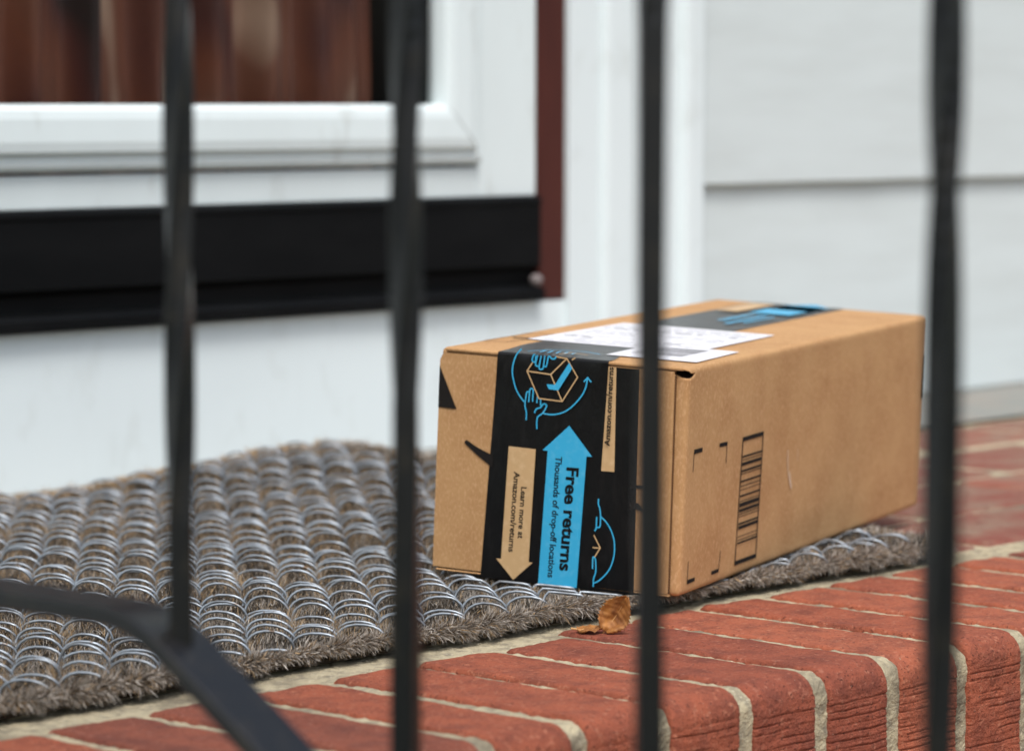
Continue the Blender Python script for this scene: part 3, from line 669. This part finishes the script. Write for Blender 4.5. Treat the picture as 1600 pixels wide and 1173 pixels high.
# brush tufts that push up where neighbouring coils hook into each other
tp_, td_, tl_, tm_ = [P[keep]], [D[keep]], [Ln[keep]], [mi[keep]]
for r in range(NROW - 1):
    vb = VN + .0130 + r * ROW
    for k in range(32):
        if RNG.uniform() > .42 + .3 * math.sin(k * .9 + r * .37): continue
        ca = UA + .015 + PT * (k + .5 * (r % 2)); cb = vb + .0105
        if ca > uedge(cb) - .02: continue
        m_ = int(RNG.uniform(35, 105)); A_ = ca + RNG.normal(0, .0042, m_); B_ = cb + RNG.normal(0, .0026, m_)
        tp_.append(np.stack([A_, B_, .005 + lift(A_, B_)], 1)); d_ = np.stack([RNG.normal(0, .33, m_), RNG.normal(-.05, .33, m_), np.ones(m_)], 1); td_.append(d_ / np.linalg.norm(d_, axis=1)[:, None])
        tl_.append(RNG.uniform(.0060, .0125, m_)); tm_.append(RNG.choice([2, 2, 0, 1, 2, 3], m_) if RNG.uniform() < .7 else RNG.choice([0, 0, 1, 2], m_))
P, D, Ln, mi = np.concatenate(tp_), np.concatenate(td_), np.concatenate(tl_), np.concatenate(tm_); keep = np.ones(len(P), bool); NF = len(P)
fibres('coir_bristles', P[keep], D[keep], Ln[keep], RNG.uniform(.00028, .0005, NF)[keep], mi[keep])
# bushy rims
def rim(n, along, normal, name):
    q = RNG.uniform(0, 1, n); c = along(q); nrm = normal(q)
    th = RNG.uniform(-1.05, 1.5, n); tl = RNG.normal(0, .28, n); tang = np.stack([-nrm[:, 1], nrm[:, 0], 0 * q], 1)
    D = nrm * np.cos(th)[:, None] + np.array([0, 0, 1.]) * np.sin(th)[:, None] + tang * tl[:, None] + RNG.normal(0, .26, (n, 3)); D /= np.linalg.norm(D, axis=1)[:, None]
    Ln = RNG.uniform(.0030, .0078, n) * (1 + .45 * pat(c[:, 0], c[:, 1], 260, 2)); c[:, 2] += .0075 + lift(c[:, 0], c[:, 1]); c += RNG.normal(0, .0012, (n, 3)) - nrm * .0015
    r = RNG.uniform(0, 1, n); up1 = np.clip(D[:, 2] * .5 + .5, 0, 1)
    mi = np.where(r < .36, 1, np.where(r < .62, 3, np.where(r < .72, 2, np.where(r < .82, 4, 0))))
    return c, D, Ln, mi
parts = []
L1 = .628 - UA
e1 = rim(85000, lambda q: np.stack([UA + q * (L1 - .004), VN + .0025 * np.sin(q * 31) * .6 + 0 * q, 0 * q], 1), lambda q: np.stack([0 * q, -1 + 0 * q, 0 * q], 1), '')
def rc(q): v = VN + q * (VF - VN); return np.stack([.628 + .075 * (v - VN) / (VF - VN), v, 0 * q], 1)
e2 = rim(38000, rc, lambda q: np.stack([1 + 0 * q, 0 * q, 0 * q], 1), '')
e3 = rim(46000, lambda q: np.stack([UA + q * (.70 - UA), VF + 0 * q, 0 * q], 1), lambda q: np.stack([0 * q, 1 + 0 * q, 0 * q], 1), '')
e3[3][:] = np.where(RNG.uniform(0, 1, len(e3[3])) < .6, 2, e3[3])
for nme, es_ in (('front_fringe', e1), ('side_fringe', e2), ('back_fringe', e3)):
    c, D_, L_, m_ = es_; fibres(nme, c, D_, L_, RNG.uniform(.0003, .0008, len(c)), m_, stiff=.14)

# ------------------------------------------------------------------ iron railing
UR = -.40
rail = thing('stair_railing', 'black wrought iron stair railing with twisted square balusters in the foreground', 'railing', (UR, -.14, 0))
def RL(o): o.parent = rail; o.matrix_parent_inverse = Matrix.Translation((-UR, .14, 0)); return o
VB, ZR, TAN = -.128, .1165, math.tan(math.radians(32))
def rail_z(v): return ZR if v > VB else ZR - (VB - v) * TAN
def sweep_rail(name, zoff, wd, th, v_house, v_end, r=.02):
    mb = MB(); path = [(v_house, ZR + zoff)]
    for i in range(9):      # rounded bend
        f = i / 8; v = VB + r * (1 - f) * 1 - r * f
        a = (1 - f) ** 2; b_ = 2 * f * (1 - f); c = f * f
        p0 = (VB + r, ZR); p1 = (VB, ZR); p2 = (VB - r, ZR - r * TAN)
        path.append((a * p0[0] + b_ * p1[0] + c * p2[0], a * p0[1] + b_ * p1[1] + c * p2[1] + zoff))
    path.append((v_end, ZR - (VB - v_end) * TAN + zoff))
    sec = [(-.5, -.5), (.5, -.5), (.5, .5), (-.5, .5)]; e = .0009
    ring = []
    w, t = wd / 2, th / 2
    ring = [(-w + e, 0 - th), (w - e, -th), (w, -th + e), (w, -e), (w - e, 0), (-w + e, 0), (-w, -e), (-w, -th + e)]
    V = []
    for i, (v, z) in enumerate(path):
        a = path[max(i - 1, 0)]; b_ = path[min(i + 1, len(path) - 1)]; d = Vector((b_[0] - a[0], b_[1] - a[1])).normalized(); nrm = Vector((d.y, -d.x))
        if nrm.y < 0: nrm = -nrm
        for (x, y) in ring: V.append((UR + x, v + nrm.x * y, z + nrm.y * y))
    K = 8; F = [(i * K + k, i * K + (k + 1) % K, (i + 1) * K + (k + 1) % K, (i + 1) * K + k) for i in range(len(path) - 1) for k in range(K)]
    mb.add(V, F + [tuple(range(K))[::-1], tuple(range(len(V) - K, len(V)))]); return RL(mb.obj(name, IRON, None))
sweep_rail('bottom_rail', 0, .026, .0075, YW - .01, -1.12)
sweep_rail('top_rail', .78, .034, .012, YW - .01, -1.12)
VIEW = math.atan2(.67, .738)
keys = {0: [(-.5, 45), (.15, 0), (.20, 45), (.24, 88), (.30, 135), (.345, 180), (.6, 500)],
        1: [(-.5, 60), (.12, 70), (.18, 88), (.205, 90), (.250, 135), (.300, 182), (.345, 228), (.6, 500)],
        2: [(-.5, 95), (.10, 97), (.16, 92), (.22, 88), (.30, 93), (.34, 97), (.6, 400)],
        3: [(-.5, 75), (.10, 78), (.15, 110), (.215, 128), (.258, 150), (.292, 180), (.325, 222), (.6, 480)]}
def bal(v, key, z_add=0):
    zb = rail_z(v) - .003; zt = zb + .775; n = 160; a_ = .0046; V = []
    Z = [zb + (.30 + .0) * i / 110 for i in range(111)] + [zb + .30 + (zt - zb - .30) * i / 60 for i in range(1, 61)]
    for z in Z:
        for (p, q), (r_, s_) in zip(key[:-1], key[1:]):
            if z <= r_ or r_ == key[-1][0]:
                f = (z - p) / (r_ - p); ang = q + (s_ - q) * f; break
        an = math.radians(ang) + VIEW
        e = .0007
        for (x, y) in ((-a_ + e, -a_), (a_ - e, -a_), (a_, -a_ + e), (a_, a_ - e), (a_ - e, a_), (-a_ + e, a_), (-a_, a_ - e), (-a_, -a_ + e)):
            V.append((UR + x * math.cos(an) - y * math.sin(an), v + x * math.sin(an) + y * math.cos(an), z))
    K = 8; F = [(i * K + k, i * K + (k + 1) % K, (i + 1) * K + (k + 1) % K, (i + 1) * K + k) for i in range(len(Z) - 1) for k in range(K)]
    return RL(pymesh('baluster', V, F, IRON, None, False))
vs = [-.143, -.263, -.377, -.495]
for v, k in zip(vs, range(4)): bal(v, keys[k])
for i in range(1, 10): bal(-.143 + .1165 * i + .006, keys[i % 2])
for i in range(1, 6): bal(-.495 - .1175 * i, keys[i % 2])
mb = MB(); mb.box((UR - .016, -1.15, -.54), (UR + .016, -1.118, .55)); RL(mb.obj('newel_post', IRON, None, bevel=.002))

# ------------------------------------------------------------------ fallen leaves
def leaf(name, label, loc, rot_, size, curl, fold, seed):
    o0 = thing(name, label, 'leaf', loc); o0.rotation_euler = rot_
    n, m_ = 40, 13; V = []; F = []
    for i in range(n):
        f = i / (n - 1); w = size * .52 * math.sin(math.pi * min(1, f * .93 + .05)) ** .75 * (1 - .25 * f)
        for j in range(m_):
            g_ = (j / (m_ - 1) - .5) * 2; tooth = 1 + (.10 * (1 if i % 3 == 0 else -.4) if abs(g_) > .95 else 0) + .10 * nz(f * 7, g_, seed)
            x = f * size; y = g_ * w * tooth
            z = abs(g_) ** 1.2 * w * fold + curl * size * (f - .3) ** 2 * 1.4 + size * .13 * nz(f * 4, g_ * 2, seed) + .008 * size * math.cos(i * 1.2 + abs(g_) * 6)
            y *= (1 - .35 * fold)
            V.append((x, y, z))
    F = [(i * m_ + j, i * m_ + j + 1, (i + 1) * m_ + j + 1, (i + 1) * m_ + j) for i in range(n - 1) for j in range(m_ - 1)]
    b_ = pymesh('leaf_blade', V, F, LEAFM, o0, True); so_ = b_.modifiers.new('t', 'SOLIDIFY'); so_.thickness = .00025
    V = []; F = []
    K = 5
    for i in range(14):
        f = i / 13; x = -size * .22 + f * size * 1.1; z = curl * size * max(0, x / size - .3) ** 2 * 1.4 + .0003 if x > 0 else .0003 + .002 * (-x / size)
        r = .0006 * (1.1 - f)
        if x > 0: z = curl * size * (x / size - .3) ** 2 * 1.4 + size * .05 * nz(x / size * 5, 0, seed)
        for k in range(K): V.append((x, r * math.cos(6.283 * k / K), z + r * math.sin(6.283 * k / K)))
    F = [(i * K + k, i * K + (k + 1) % K, (i + 1) * K + (k + 1) % K, (i + 1) * K + k) for i in range(13) for k in range(K)]
    pymesh('leaf_stalk', V, F, LEAFV, o0, True)
    return o0
def lookrot(x, z):
    x = x.normalized(); z = (z - x * z.dot(x)).normalized(); y = z.cross(x); return Matrix((x, y, z)).transposed().to_euler()
leaf('fallen_leaf', 'curled orange brown dry leaf standing up under the front corner of the parcel', (.222, .1765, .0012), lookrot(right * .55 + up * .75, -fwd * .9 + up * .35), .0245, .5, .45, 3)
leaf('fallen_leaf', 'flat brown leaf lying on the mortar joint below the upright leaf', (.210, .188, .0022), (math.radians(6), math.radians(2), math.radians(-42)), .016, .2, .12, 9)
